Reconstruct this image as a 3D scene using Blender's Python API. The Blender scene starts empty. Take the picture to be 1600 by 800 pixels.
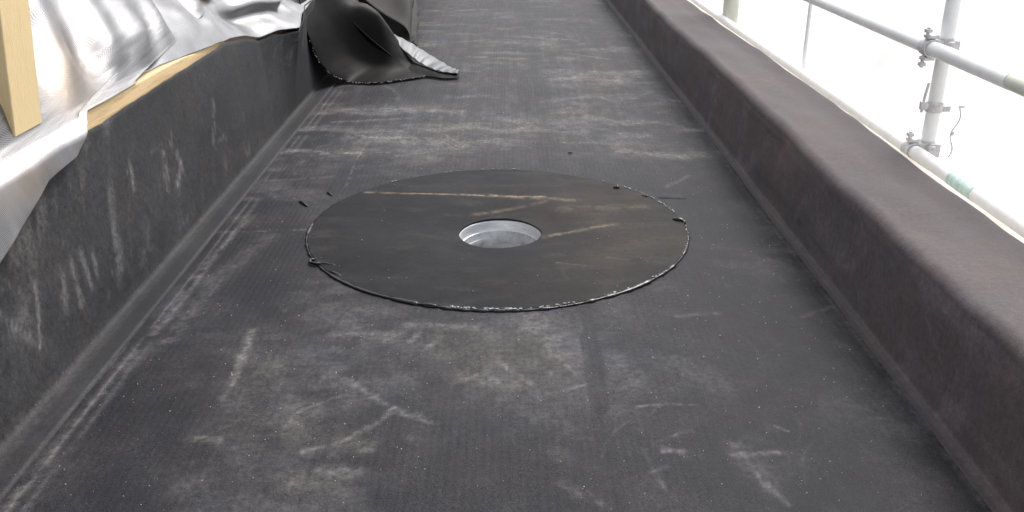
import bpy, bmesh, math, random
import numpy as np
from mathutils import Vector, Matrix

scene = bpy.context.scene
C = scene.collection
R = math.radians

# ------------------------------------------------------------ camera, sky, sun
cam = bpy.data.objects.new('camera', bpy.data.cameras.new('camera'))
C.objects.link(cam)
cam.location = (0, 0, 1.2)
cam.rotation_euler = (R(90 - 22.95), 0, R(-0.3))
cam.data.sensor_width = 36
cam.data.lens = 36 * 1423.6 / 1600
cam.data.clip_start = 0.05
cam.data.clip_end = 2000
scene.camera = cam

SUN_EL, SUN_AZ = 53, 33          # azimuth clockwise from +Y (towards +X)
world = bpy.data.worlds.new('World')
scene.world = world
world.use_nodes = True
wn, wl = world.node_tree.nodes, world.node_tree.links
wn.clear()
sky = wn.new('ShaderNodeTexSky')
sky.sky_type = 'NISHITA'
sky.sun_disc = False
sky.sun_elevation = R(SUN_EL)
sky.sun_rotation = R(SUN_AZ)
sky.dust_density = 3.0
sky.air_density = 1.0
hsv = wn.new('ShaderNodeHueSaturation')   # thin white overcast
hsv.inputs['Saturation'].default_value = 0.22
bg = wn.new('ShaderNodeBackground')
bg.inputs['Strength'].default_value = 0.12
wo = wn.new('ShaderNodeOutputWorld')
wl.new(sky.outputs[0], hsv.inputs['Color'])
wl.new(hsv.outputs[0], bg.inputs['Color'])
wl.new(bg.outputs[0], wo.inputs['Surface'])

sun = bpy.data.objects.new('sun', bpy.data.lights.new('sun', 'SUN'))
C.objects.link(sun)
sun.data.energy = 1.5
sun.data.angle = R(24)
sun.data.color = (1, 0.965, 0.92)
sd = Vector((math.sin(R(SUN_AZ)) * math.cos(R(SUN_EL)), math.cos(R(SUN_AZ)) * math.cos(R(SUN_EL)), math.sin(R(SUN_EL))))
sun.rotation_euler = sd.to_track_quat('Z', 'Y').to_euler()
sun.location = (6, 4, 8)

scene.view_settings.view_transform = 'Standard'
scene.view_settings.look = 'None'
scene.view_settings.exposure = 1.0
scene.view_settings.gamma = 1.0

# ------------------------------------------------------------ helpers
rng = np.random.default_rng(7)
rnd = random.Random(5)

def _h(ix, iy, seed):
    n = (ix.astype(np.int64) * 374761393 + iy.astype(np.int64) * 668265263 + seed * 144665) & 0xffffffff
    n = ((n ^ (n >> 13)) * 1274126177) & 0xffffffff
    return ((n ^ (n >> 16)) & 0xffff) / 65535.0

def vnoise(x, y, seed=0):
    x = np.asarray(x, float); y = np.asarray(y, float)
    ix, iy = np.floor(x), np.floor(y)
    fx, fy = x - ix, y - iy
    fx = fx * fx * (3 - 2 * fx); fy = fy * fy * (3 - 2 * fy)
    a = _h(ix, iy, seed); b = _h(ix + 1, iy, seed); c = _h(ix, iy + 1, seed); d = _h(ix + 1, iy + 1, seed)
    return a + (b - a) * fx + (c - a) * fy + (a - b - c + d) * fx * fy

def fbm(x, y, seed=0, o=4):
    s = 0; a = 0.5; t = 0
    for k in range(o):
        s = s + a * vnoise(x * 2 ** k + 17.3 * k, y * 2 ** k - 9.1 * k, seed + k); t += a; a *= 0.55
    return s / t

def sstep(a, b, x):
    t = np.clip((np.asarray(x, float) - a) / (b - a), 0, 1)
    return t * t * (3 - 2 * t)

def seg_dist(x, y, p, q):
    dx, dy = q[0] - p[0], q[1] - p[1]
    l2 = dx * dx + dy * dy + 1e-12
    t = np.clip(((x - p[0]) * dx + (y - p[1]) * dy) / l2, 0, 1)
    return np.hypot(x - p[0] - t * dx, y - p[1] - t * dy)

def paint(val, x, y, strokes, sign=1.0, soft=1.0, crisp=False):
    """dust, stains and wiped tracks: strokes in metres on the surface"""
    for pts, w, s in strokes:
        xs = [p[0] for p in pts]; ys = [p[1] for p in pts]
        m = w * 3
        idx = np.nonzero((x > min(xs) - m) & (x < max(xs) + m) & (y > min(ys) - m) & (y < max(ys) + m))[0]
        if not len(idx):
            continue
        X, Y = x[idx], y[idx]
        wob = w * 0.7
        X2 = X + (fbm(X / (w * 2.5), Y / (w * 2.5), 31, 2) - 0.5) * wob
        Y2 = Y + (fbm(X / (w * 2.5), Y / (w * 2.5), 57, 2) - 0.5) * wob
        d = np.full(len(idx), 9.0)
        for p, q in zip(pts[:-1], pts[1:]):
            d = np.minimum(d, seg_dist(X2, Y2, p, q))
        if crisp:
            f = 1 - sstep(w * 0.8, w * 1.1, d)
        else:
            f = np.exp(-(d / (w * soft)) ** 2 * 1.2) * (0.1 + 1.7 * fbm(X / 0.011, Y / 0.011, 91, 3) ** 1.3) * sstep(0.3, 0.62, fbm(X / 0.04, Y / 0.04, 77, 3) + 0.1)
        val[idx] += sign * s * f
    return val

def arc_scuffs(n, x0, x1, y0, y1, seed, wmin=.002, wmax=.008, s=.3, ln=.25):
    r = random.Random(seed); out = []
    for _ in range(n):
        cx, cy = r.uniform(x0, x1), r.uniform(y0, y1)
        a = r.uniform(0, 6.28); k = r.uniform(-6, 6); L = r.uniform(.05, ln)
        pts = []; px, py = cx, cy
        for _ in range(5):
            pts.append((px, py)); px += math.cos(a) * L / 4; py += math.sin(a) * L / 4; a += k * L / 4
        out.append((pts, r.uniform(wmin, wmax), r.uniform(.3, 1) * s))
    return out

def prop(o, label=None, cat=None, group=None, kind=None):
    if label: o['label'] = label
    if cat: o['category'] = cat
    if group: o['group'] = group
    if kind: o['kind'] = kind
    return o

def link(name, me, mat=None, parent=None, smooth=False):
    o = bpy.data.objects.new(name, me); C.objects.link(o)
    if mat: me.materials.append(mat)
    if smooth and len(me.polygons):
        me.polygons.foreach_set('use_smooth', np.ones(len(me.polygons), bool))
    if parent: o.parent = parent
    return o

def empty(name, loc, label, cat, group=None, rz=0):
    o = bpy.data.objects.new(name, None); C.objects.link(o)
    o.location = loc; o.rotation_euler = (0, 0, rz); o.empty_display_size = .1
    return prop(o, label, cat, group)

def grid_mesh(name, P, attrs=None, keep=None, wrap=False):
    """P: (n, m, 3) array of points -> quad grid; keep: (n-1, m-1) bool"""
    n, m, _ = P.shape
    me = bpy.data.meshes.new(name)
    idx = np.arange(n * m).reshape(n, m)
    if wrap:
        idx = np.concatenate([idx, idx[:, :1]], 1)
    q = np.stack([idx[:-1, :-1], idx[:-1, 1:], idx[1:, 1:], idx[1:, :-1]], -1)
    q = q[keep] if keep is not None else q.reshape(-1, 4)
    q = q.reshape(-1, 4)
    me.vertices.add(n * m); me.vertices.foreach_set('co', P.reshape(-1).astype(np.float32))
    me.loops.add(q.size); me.loops.foreach_set('vertex_index', q.reshape(-1).astype(np.int32))
    me.polygons.add(len(q)); me.polygons.foreach_set('loop_start', np.arange(0, q.size, 4, dtype=np.int32))
    me.update(calc_edges=True)
    for k, v in (attrs or {}).items():
        a = me.attributes.new(k, 'FLOAT', 'POINT')
        a.data.foreach_set('value', np.asarray(v, np.float32).reshape(-1))
    return me

def bm_mesh(bm, name):
    me = bpy.data.meshes.new(name); bm.to_mesh(me); bm.free(); return me

def bm_box(bm, c, s, rot=None, bev=0.0):
    r = bmesh.ops.create_cube(bm, size=1)
    vs = r['verts']
    bmesh.ops.scale(bm, vec=s, verts=vs)
    if bev:
        es = list({e for v in vs for e in v.link_edges})
        b = bmesh.ops.bevel(bm, geom=es, offset=bev, segments=2, affect='EDGES', profile=.5)
        vs = list({v for f in b['faces'] for v in f.verts} | {v for v in vs if v.is_valid})
    if rot is not None:
        bmesh.ops.rotate(bm, cent=(0, 0, 0), matrix=rot, verts=vs)
    bmesh.ops.translate(bm, vec=c, verts=vs)
    return vs

def tube_pts(bm, pts, rad, seg=12, caps=True):
    pts = [Vector(p) for p in pts]
    rads = rad if isinstance(rad, (list, tuple)) else [rad] * len(pts)
    rings = []
    up = Vector((0, 0, 1))
    for i, p in enumerate(pts):
        t = (pts[min(i + 1, len(pts) - 1)] - pts[max(i - 1, 0)]).normalized()
        if abs(t.dot(up)) > .95: u = t.cross(Vector((1, 0, 0))).normalized()
        else: u = t.cross(up).normalized()
        v = t.cross(u)
        rings.append([bm.verts.new(p + (u * math.cos(a) + v * math.sin(a)) * rads[i]) for a in [6.28319 * k / seg for k in range(seg)]])
    for a, b in zip(rings[:-1], rings[1:]):
        for k in range(seg):
            bm.faces.new((a[k], a[(k + 1) % seg], b[(k + 1) % seg], b[k]))
    if caps:
        bm.faces.new(rings[0][::-1]); bm.faces.new(rings[-1])
    return rings

def hollow_tube(bm, p, q, ro, ri, seg=24, n=1):
    """open pipe with wall thickness, p to q"""
    p, q = Vector(p), Vector(q); d = (q - p).normalized()
    u = d.cross(Vector((0, 0, 1)) if abs(d.z) < .9 else Vector((1, 0, 0))).normalized(); v = d.cross(u)
    def ring(c, r): return [bm.verts.new(c + (u * math.cos(6.28319 * k / seg) + v * math.sin(6.28319 * k / seg)) * r) for k in range(seg)]
    rs = [ring(p, ri)] + [ring(p.lerp(q, i / n), ro) for i in range(n + 1)] + [ring(q, ri)]
    rs.append(rs[0])
    for a, b in zip(rs[:-1], rs[1:]):
        for k in range(seg): bm.faces.new((a[k], a[(k + 1) % seg], b[(k + 1) % seg], b[k]))

# ------------------------------------------------------------ materials
def mat_base(name):
    m = bpy.data.materials.new(name); m.use_nodes = True
    nt = m.node_tree; nt.nodes.clear()
    out = nt.nodes.new('ShaderNodeOutputMaterial'); p = nt.nodes.new('ShaderNodeBsdfPrincipled')
    nt.links.new(p.outputs[0], out.inputs['Surface'])
    return m, nt, p, out

def N(nt, t, **kw):
    n = nt.nodes.new(t)
    for k, v in kw.items():
        if k.startswith('i_'): n.inputs[k[2:].replace('_', ' ')].default_value = v
        else: setattr(n, k, v)
    return n

def math_n(nt, op, a, b=None, clamp=False):
    n = nt.nodes.new('ShaderNodeMath'); n.operation = op; n.use_clamp = clamp
    for i, v in enumerate((a, b)):
        if v is None: continue
        if isinstance(v, (int, float)): n.inputs[i].default_value = v
        else: nt.links.new(v, n.inputs[i])
    return n.outputs[0]

def noise(nt, vec, scale, detail=4, rough=.55, stretch=None):
    if stretch:
        mp = N(nt, 'ShaderNodeMapping'); mp.inputs['Scale'].default_value = stretch
        nt.links.new(vec, mp.inputs[0]); vec = mp.outputs[0]
    n = N(nt, 'ShaderNodeTexNoise'); n.inputs['Scale'].default_value = scale
    n.inputs['Detail'].default_value = detail; n.inputs['Roughness'].default_value = rough
    nt.links.new(vec, n.inputs['Vector']); return n.outputs['Fac']

def ramp(nt, fac, stops):
    r = N(nt, 'ShaderNodeValToRGB'); e = r.color_ramp.elements
    while len(e) < len(stops): e.new(.5)
    for i, (p, c) in enumerate(stops):
        e[i].position = p; e[i].color = (*c, 1) if len(c) == 3 else c
    nt.links.new(fac, r.inputs[0]); return r.outputs[0]

def mixc(nt, fac, a, b):
    m = N(nt, 'ShaderNodeMix', data_type='RGBA')
    for k, v in ((0, fac), (6, a), (7, b)):
        if isinstance(v, (int, float)): m.inputs[k].default_value = v
        elif isinstance(v, tuple): m.inputs[k].default_value = (*v, 1)
        else: nt.links.new(v, m.inputs[k])
    return m.outputs[2]

def membrane_mat(name, base=(.034, .034, .036), dust=(.25, .232, .214), film=.12, rough=.55, ribs=0.0, speck=.75, stain_and_reflection=None, grain=.35, spec=.5, bump=.25, mottle=1.0):
    m, nt, p, out = mat_base(name)
    tc = N(nt, 'ShaderNodeTexCoord').outputs['Object']
    at = N(nt, 'ShaderNodeAttribute', attribute_name='dust').outputs['Fac']
    n1 = noise(nt, tc, 60, 6, .72)
    n2 = noise(nt, tc, 330, 3, .8)
    n4 = noise(nt, tc, 14, 5, .65)
    n3 = noise(nt, tc, 3.2, 4, .6)
    f = math_n(nt, 'MULTIPLY', at, math_n(nt, 'ADD', math_n(nt, 'MULTIPLY', math_n(nt, 'SUBTRACT', n1, .36 * mottle), 3.4 * mottle), math_n(nt, 'MULTIPLY', n4, .9 * mottle)))
    f = math_n(nt, 'ADD', f, math_n(nt, 'MULTIPLY', math_n(nt, 'MULTIPLY', n3, n4), film * 2.6))
    f = math_n(nt, 'ADD', f, math_n(nt, 'MULTIPLY', math_n(nt, 'SUBTRACT', n2, .5), grain))
    # dust grains: small pale specks of two sizes
    for sc, th, amt in ((120, .10, speck), (38, .045, speck * 1.2)):
        v = N(nt, 'ShaderNodeTexVoronoi'); v.inputs['Scale'].default_value = sc
        nt.links.new(tc, v.inputs['Vector'])
        keep = math_n(nt, 'GREATER_THAN', N(nt, 'ShaderNodeSeparateColor').outputs[0], .8)
        sep = keep.node.inputs[0].links[0].from_node; nt.links.new(v.outputs['Color'], sep.inputs[0])
        dot = math_n(nt, 'LESS_THAN', v.outputs['Distance'], th)
        f = math_n(nt, 'ADD', f, math_n(nt, 'MULTIPLY', math_n(nt, 'MULTIPLY', dot, keep), amt))
    f = math_n(nt, 'MAXIMUM', math_n(nt, 'MINIMUM', f, 1.0), 0.0)
    tone = mixc(nt, ramp(nt, noise(nt, tc, 2.6, 4, .6), [(.38, (0, 0, 0)), (.62, (1, 1, 1))]), tuple(c * k for c, k in zip(dust, (1.03, .99, .94))), tuple(c * k for c, k in zip(dust, (.87, .905, .98))))
    col = mixc(nt, f, mixc(nt, n4, tuple(c * k for c, k in zip(base, (1.08, .98, .93))), tuple(c * k for c, k in zip(base, (.92, 1, 1.16)))), tone)
    if stain_and_reflection:
        col = mixc(nt, math_n(nt, 'MINIMUM', math_n(nt, 'MULTIPLY', N(nt, 'ShaderNodeAttribute', attribute_name='stain_and_reflection').outputs['Fac'], math_n(nt, 'ADD', n1, .5)), 1.0), col, stain_and_reflection)
    nt.links.new(col, p.inputs['Base Color'])
    rg = math_n(nt, 'ADD', math_n(nt, 'MULTIPLY', f, .55), math_n(nt, 'ADD', math_n(nt, 'MULTIPLY', n3, .12), rough - .06))
    nt.links.new(math_n(nt, 'MINIMUM', rg, .95), p.inputs['Roughness'])
    p.inputs['Specular IOR Level'].default_value = spec
    h = math_n(nt, 'ADD', math_n(nt, 'MULTIPLY', n2, .0008), math_n(nt, 'MULTIPLY', n1, .0014))
    if ribs:
        w = N(nt, 'ShaderNodeTexWave', wave_type='BANDS', bands_direction='X', wave_profile='SIN')
        w.inputs['Scale'].default_value = ribs; w.inputs['Distortion'].default_value = .25; w.inputs['Detail'].default_value = 1
        nt.links.new(tc, w.inputs['Vector'])
        h = math_n(nt, 'ADD', h, math_n(nt, 'MULTIPLY', w.outputs['Fac'], .00035))
    b = N(nt, 'ShaderNodeBump'); b.inputs['Strength'].default_value = bump * 2; b.inputs['Distance'].default_value = 1
    nt.links.new(h, b.inputs['Height']); nt.links.new(b.outputs[0], p.inputs['Normal'])
    return m

def simple_mat(name, c0, c1, scale=20, rough=.6, metal=0, bump=0, stretch=None, spec=.5, detail=5, lo=.35, hi=.65):
    m, nt, p, out = mat_base(name)
    tc = N(nt, 'ShaderNodeTexCoord').outputs['Object']
    n = noise(nt, tc, scale, detail, .6, stretch)
    nt.links.new(ramp(nt, n, [(lo, c0), (hi, c1)]), p.inputs['Base Color'])
    p.inputs['Metallic'].default_value = metal
    p.inputs['Specular IOR Level'].default_value = spec
    nt.links.new(math_n(nt, 'ADD', math_n(nt, 'MULTIPLY', n, .2), rough - .1), p.inputs['Roughness'])
    if bump:
        b = N(nt, 'ShaderNodeBump'); b.inputs['Strength'].default_value = 1; b.inputs['Distance'].default_value = bump
        nt.links.new(n, b.inputs['Height']); nt.links.new(b.outputs[0], p.inputs['Normal'])
    return m

def wood_mat(name, c0, c1, axis):
    st = [22, 22, 22]; st[axis] = 1.2
    m, nt, p, out = mat_base(name)
    tc = N(nt, 'ShaderNodeTexCoord').outputs['Object']
    n = noise(nt, tc, 3, 6, .65, tuple(st)); n2 = noise(nt, tc, 14, 4, .7, tuple(st))
    nt.links.new(ramp(nt, math_n(nt, 'ADD', math_n(nt, 'MULTIPLY', n, .7), math_n(nt, 'MULTIPLY', n2, .3)), [(.3, c0), (.52, c1), (.7, tuple(a * .8 + b * .2 for a, b in zip(c1, c0)))]), p.inputs['Base Color'])
    p.inputs['Roughness'].default_value = .7
    b = N(nt, 'ShaderNodeBump'); b.inputs['Strength'].default_value = .6; b.inputs['Distance'].default_value = .002
    nt.links.new(n2, b.inputs['Height']); nt.links.new(b.outputs[0], p.inputs['Normal'])
    return m

M = {}
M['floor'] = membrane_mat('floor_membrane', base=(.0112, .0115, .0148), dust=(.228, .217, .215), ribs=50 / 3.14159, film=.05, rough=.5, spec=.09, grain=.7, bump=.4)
M['left'] = membrane_mat('left_upstand_membrane', base=(.0132, .0134, .0158), film=.05, dust=(.235, .228, .222), rough=.6, spec=.18, grain=.5, bump=.35)
M['right'] = membrane_mat('parapet_membrane', base=(.03, .027, .0255), dust=(.25, .21, .216), film=.1, rough=.55, spec=.2, grain=.66, mottle=.4, bump=.4)
M['disc'] = membrane_mat('drain_collar_membrane', base=(.0075, .0079, .0098), film=.03, rough=.5, speck=.35, stain_and_reflection=(.3, .232, .155), grain=.16, bump=.12, spec=.055)
M['flap'] = membrane_mat('loose_membrane', base=(.0035, .0032, .0034), film=.006, rough=.5, speck=.1, grain=.012, spec=.1)
M['flap_back'] = membrane_mat('membrane_reverse', base=(.045, .049, .057), dust=(.2, .21, .23), film=.2, rough=.34, speck=.2, grain=.2, spec=.55, ribs=9)
M['roll'] = membrane_mat('folded_membrane', base=(.011, .0095, .0096), dust=(.2, .178, .168), film=.045, rough=.6, spec=.12)
M['sealant'] = simple_mat('black_sealant', (.008, .008, .008), (.02, .02, .02), 60, .22, bump=.002)
M['pale_fleck'] = simple_mat('sealant_pale_fleck', (.12, .13, .14), (.5, .52, .55), 160, .3)
M['crumb'] = simple_mat('pale_crumb', (.2, .195, .19), (.55, .53, .5), 200, .8)
M['metal'] = simple_mat('spun_aluminium', (.6, .61, .63), (.82, .83, .85), 30, .38, metal=.45, bump=.0006, stretch=(1, 1, 14))
M['metal_dull'] = simple_mat('dull_aluminium', (.34, .35, .36), (.56, .57, .58), 26, .5, metal=.3, bump=.0008)
M['galv'] = simple_mat('galvanised_steel', (.84, .84, .83), (.93, .93, .92), 16, .5, metal=0, bump=.0008)
M['galv_dark'] = simple_mat('weathered_clamp_steel', (.5, .49, .49), (.76, .75, .74), 60, .55, metal=.1, bump=.001)
M['green'] = simple_mat('green_paint', (.42, .66, .59), (.72, .83, .79), 40, .5)
M['olive_steel'] = simple_mat('olive_grey_paint', (.62, .63, .53), (.74, .75, .67), 9, .6)
M['wood_y'] = wood_mat('planed_pine', (.78, .57, .29), (.85, .66, .37), 2)
M['wood_plate'] = wood_mat('rough_pine', (.45, .29, .14), (.76, .56, .31), 1)
M['lath'] = simple_mat('pale_lath', (.6, .5, .4), (.78, .72, .62), 8, .7, stretch=(4, .4, 4))
M['render'] = simple_mat('pale_render', (.5, .48, .44), (.62, .6, .56), 6, .9, bump=.003)
M['board'] = simple_mat('sheathing_board', (.2, .14, .085), (.34, .25, .16), 30, .85, bump=.002)
M['ground'] = simple_mat('gravel_ground', (.3, .29, .27), (.5, .48, .45), 4, .95, bump=.02)

# foil: silver woven vapour barrier, a little see-through
def foil_mat():
    m, nt, p, out = mat_base('silver_foil')
    tc = N(nt, 'ShaderNodeTexCoord').outputs['UV']
    n = noise(nt, tc, 6, 4, .6)
    h = None
    for rot in (R(45), R(-45)):
        mp = N(nt, 'ShaderNodeMapping'); mp.inputs['Rotation'].default_value = (0, 0, rot)
        nt.links.new(tc, mp.inputs[0])
        w = N(nt, 'ShaderNodeTexWave', wave_type='BANDS', bands_direction='X'); w.inputs['Scale'].default_value = 46
        nt.links.new(mp.outputs[0], w.inputs['Vector'])
        h = w.outputs['Fac'] if h is None else math_n(nt, 'MULTIPLY', h, w.outputs['Fac'])
    col = ramp(nt, math_n(nt, 'ADD', math_n(nt, 'MULTIPLY', h, .5), math_n(nt, 'MULTIPLY', n, .5)), [(.12, (.14, .139, .146)), (.7, (.52, .517, .53))])
    col = mixc(nt, math_n(nt, 'MULTIPLY', N(nt, 'ShaderNodeAttribute', attribute_name='stain_and_reflection').outputs['Fac'], .75), col, (.36, .27, .19))  # brown tint paints the timber's reflection into the foil colour
    nt.links.new(col, p.inputs['Base Color'])
    p.inputs['Metallic'].default_value = .84
    nt.links.new(math_n(nt, 'ADD', math_n(nt, 'MULTIPLY', n, .16), .27), p.inputs['Roughness'])
    b = N(nt, 'ShaderNodeBump'); b.inputs['Strength'].default_value = .35; b.inputs['Distance'].default_value = .001
    nt.links.new(h, b.inputs['Height']); nt.links.new(b.outputs[0], p.inputs['Normal'])
    tr = N(nt, 'ShaderNodeBsdfTransparent'); tr.inputs[0].default_value = (.95, .95, .97, 1)
    mx = N(nt, 'ShaderNodeMixShader'); mx.inputs[0].default_value = .12
    nt.links.new(p.outputs[0], mx.inputs[1]); nt.links.new(tr.outputs[0], mx.inputs[2]); nt.links.new(mx.outputs[0], out.inputs['Surface'])
    return m
M['foil'] = foil_mat()

def sheeting_mat():
    m, nt, p, out = mat_base('white_sheeting')
    tc = N(nt, 'ShaderNodeTexCoord').outputs['Object']
    n = noise(nt, tc, 1.5, 4, .6)
    nt.links.new(ramp(nt, n, [(.3, (.84, .84, .83)), (.7, (.9, .9, .9))]), p.inputs['Base Color'])
    p.inputs['Roughness'].default_value = .5
    tr = N(nt, 'ShaderNodeBsdfTranslucent'); tr.inputs[0].default_value = (.96, .96, .96, 1)
    mx = N(nt, 'ShaderNodeMixShader'); mx.inputs[0].default_value = .74
    nt.links.new(p.outputs[0], mx.inputs[1]); nt.links.new(tr.outputs[0], mx.inputs[2]); nt.links.new(mx.outputs[0], out.inputs['Surface'])
    return m
M['sheeting'] = sheeting_mat()

# ------------------------------------------------------------ ground
bm = bmesh.new(); bmesh.ops.create_grid(bm, x_segments=8, y_segments=8, size=600)
g = link('ground', bm_mesh(bm, 'ground'), M['ground']); g.location.z = -3.6
prop(g, kind='structure')

# ------------------------------------------------------------ gutter floor
DC = (-.034, 3.097); HC = (-.026, 3.055); RD = .681; RH = .147
def floor_z(x, y):
    z = (fbm(x * 2.2, y * 1.5, 3, 3) - .5) * .010 + (fbm(x * 9, y * 3, 11, 2) - .5) * .0022
    z = z - .014 * np.exp(-(np.hypot(x - HC[0], y - HC[1]) / .26) ** 4)
    return z

xs = np.concatenate([np.arange(-1.16, 1.05, .0062)])
ys = np.concatenate([np.arange(-1.6, 1.3, .1), np.arange(1.3, 4.6, .0056), np.arange(4.6, 7, .011), np.arange(7, 10.6, .022), np.arange(10.6, 14.01, .1)])
GX, GY = np.meshgrid(xs, ys)
fx, fy = GX.ravel(), GY.ravel()
DUST = [([(-0.724, 2.298), (-0.713, 2.167), (-0.698, 2.001)], 0.0138, 0.5), ([(-0.704, 1.925), (-0.698, 2.001)], 0.0064, 0.3), ([(-0.462, 1.711), (-0.382, 1.748), (-0.331, 1.8), (-0.293, 1.854), (-0.276, 1.893)], 0.009, 0.4), ([(-0.525, 1.8), (-0.498, 1.882), (-0.401, 1.955)], 0.0062, 0.28), ([(-0.473, 2.039), (-0.414, 2.032), (-0.374, 1.985), (-0.3, 1.91)], 0.0097, 0.3), ([(-0.269, 1.882), (-0.217, 1.854)], 0.0123, 0.42), ([(-0.208, 1.84), (-0.169, 1.821)], 0.0106, 0.42), ([(-0.224, 1.766), (-0.21, 1.748)], 0.0147, 0.3), ([(-0.406, 1.64), (-0.328, 1.633)], 0.0222, 0.28), ([(-0.326, 1.711), (-0.299, 1.723)], 0.0173, 0.25), ([(-0.724, 1.766), (-0.663, 1.758)], 0.0132, 0.33), ([(-0.269, 2.229), (-0.247, 2.278)], 0.0089, 0.5), ([(-0.213, 2.196), (-0.191, 2.252)], 0.0088, 0.5), ([(-0.489, 2.271), (-0.308, 2.259)], 0.0215, 0.25), ([(-0.279, 2.325), (-0.058, 2.31)], 0.0256, 0.3), ([(-0.118, 2.032), (0.013, 2.001)], 0.0294, 0.22), ([(-0.038, 2.132), (0.062, 2.001)], 0.01, 0.3), ([(-1.021, 1.511), (-1.021, 1.84), (-0.998, 2.337), (-0.998, 2.833), (-0.958, 3.272)], 0.0158, 0.24), ([(-1.055, 1.552), (-1.057, 1.854), (-1.048, 2.229)], 0.0046, 0.4), ([(-0.936, 2.625), (-0.846, 3.008)], 0.0386, 0.2), ([(-0.951, 2.203), (-0.922, 2.577)], 0.0261, 0.2), ([(-0.723, 4.312), (-0.219, 4.199)], 0.0801, 0.45), ([(-1.077, 4.091), (-0.682, 4.04)], 0.0296, 0.35), ([(-0.857, 4.029), (-0.538, 4.06)], 0.0088, 0.4), ([(-1.043, 3.058), (-0.725, 3.083)], 0.0069, 0.28), ([(-1.0, 3.646), (-0.742, 3.707)], 0.0162, 0.22), ([(-0.671, 4.893), (-0.248, 4.822)], 0.0486, 0.4), ([(-0.902, 4.618), (-0.511, 4.684)], 0.0167, 0.4), ([(-0.34, 5.199), (-0.118, 5.199)], 0.0369, 0.3), ([(-0.233, 6.415), (0.08, 6.321)], 0.0489, 0.5), ([(0.445, 6.511), (0.698, 6.321)], 0.0224, 0.42), ([(0.14, 7.211), (0.482, 7.094)], 0.0446, 0.5), ([(-0.401, 8.733), (-0.191, 8.733)], 0.0418, 0.42), ([(-0.836, 7.992), (0.043, 7.783), (0.886, 7.648)], 0.0108, 0.35), ([(-0.63, 6.871), (-0.157, 7.094)], 0.0291, 0.3), ([(0.436, 5.729), (0.853, 5.542)], 0.0278, 0.25), ([(-0.297, 4.491), (0.281, 4.43)], 0.0321, 0.25), ([(0.5, 4.091), (0.78, 3.989)], 0.0588, 0.45), ([(0.27, 4.232), (0.512, 4.199)], 0.0214, 0.35), ([(0.756, 4.618), (0.952, 4.43)], 0.026, 0.28), ([(0.653, 3.562), (0.772, 3.707)], 0.0134, 0.3), ([(0.539, 3.497), (0.687, 3.458)], 0.0077, 0.2), ([(0.315, 1.893), (0.395, 1.905), (0.479, 1.896)], 0.0047, 0.4), ([(0.349, 1.711), (0.391, 1.708)], 0.01, 0.5), ([(0.503, 1.694), (0.619, 1.703)], 0.0086, 0.42), ([(0.626, 1.808), (0.65, 1.786)], 0.003, 0.6), ([(0.441, 2.132), (0.516, 2.001)], 0.0666, 0.15), ([(0.332, 1.743), (0.428, 1.792)], 0.0074, 0.32), ([(0.5, 2.378), (0.617, 2.399)], 0.0112, 0.3), ([(0.522, 1.748), (0.552, 1.584)], 0.0309, 0.25), ([(0.536, 1.628), (0.575, 1.521)], 0.0081, 0.3), ([(0.227, 1.584), (0.346, 1.651)], 0.0069, 0.25), ([(0.052, 2.358), (0.184, 2.132)], 0.0533, 0.2), ([(0.287, 2.132), (0.333, 1.97)], 0.0331, 0.18), ([(0.864, 2.378), (0.969, 2.442)], 0.0113, 0.25), ([(-0.666, 3.578), (-0.679, 3.939), (-0.665, 4.232)], 0.0057, 0.35), ([(0.3, 1.723), (0.332, 1.562)], 0.0056, 0.2), ([(0.102, 2.203), (0.186, 2.032)], 0.0068, 0.25), ([(0.108, 1.955), (0.208, 2.001)], 0.008, 0.3), ([(0.119, 1.584), (0.194, 1.521)], 0.0187, 0.2)]
CLEAN = [([(0.235, 2.42), (0.232, 2.185), (0.224, 1.882)], 0.0257, 0.5), ([(0.224, 1.882), (0.225, 1.748), (0.228, 1.651)], 0.019, 0.35), ([(0.227, 1.617), (0.229, 1.5)], 0.012, 0.5)]
STAIN = [([(-0.644, 3.489), (-0.495, 3.477), (-0.236, 3.45), (0.147, 3.411)], 0.0103, 0.6), ([(-0.082, 3.434), (0.271, 3.374)], 0.0202, 0.3), ([(0.132, 3.02), (0.249, 3.058), (0.394, 3.115)], 0.0139, 0.38), ([(-0.126, 3.237), (0.044, 3.307), (0.145, 3.359)], 0.0148, 0.25), ([(0.215, 3.272), (0.538, 3.307)], 0.0344, 0.15)]
d = .035 + .25 * sstep(.42, .78, fbm(fx * 2.2, fy * 1.8, 5, 6)) * sstep(.3, .75, fbm(fx * 6, fy * 12, 6, 5))
d += .16 * sstep(3.6, 6.5, fy) * (.3 + .9 * fbm(fx * 5, fy * 12, 8, 5))            # trodden, brushed dust further along
d += .30 * sstep(.5, .78, fbm(fx * 3, fy * 6, 15, 6)) * sstep(3.4, 4.4, fy)
d += .10 * np.exp(-((fx - .05) / .42) ** 2) * np.exp(-((fy - 2.15) / .38) ** 2)
d += .10 * sstep(.5, .72, fbm(fx * 3 + fy * 1.2, fy * 2.4, 21, 5)) * (fy < 3.4)
d += .10 * sstep(.45, .7, fbm(fx * 40, fy * 2.5, 22, 3)) * sstep(3.2, 5, fy)           # fine marks along the sheet
d += .17 * np.exp(-((fx - .12) / .75) ** 4) * np.exp(-((fy - 4.45) / .62) ** 2) * (.45 + .9 * fbm(fx * 5, fy * 9, 24, 5))  # dust band, raised to paint in the floor's broad sheen behind the disc
d *= 1 - .22 * sstep(5, 8, fy)
d *= 1 - .55 * sstep(4.9, 5.1, fy + .15 * (fbm(fx * 8, fy * 3, 25, 3) - .5)) * (1 - sstep(6, 6.3, fy)) * (1 - sstep(-.31, -.285, fx))  # shadow of the loose flap painted in by thinning the dust
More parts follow.
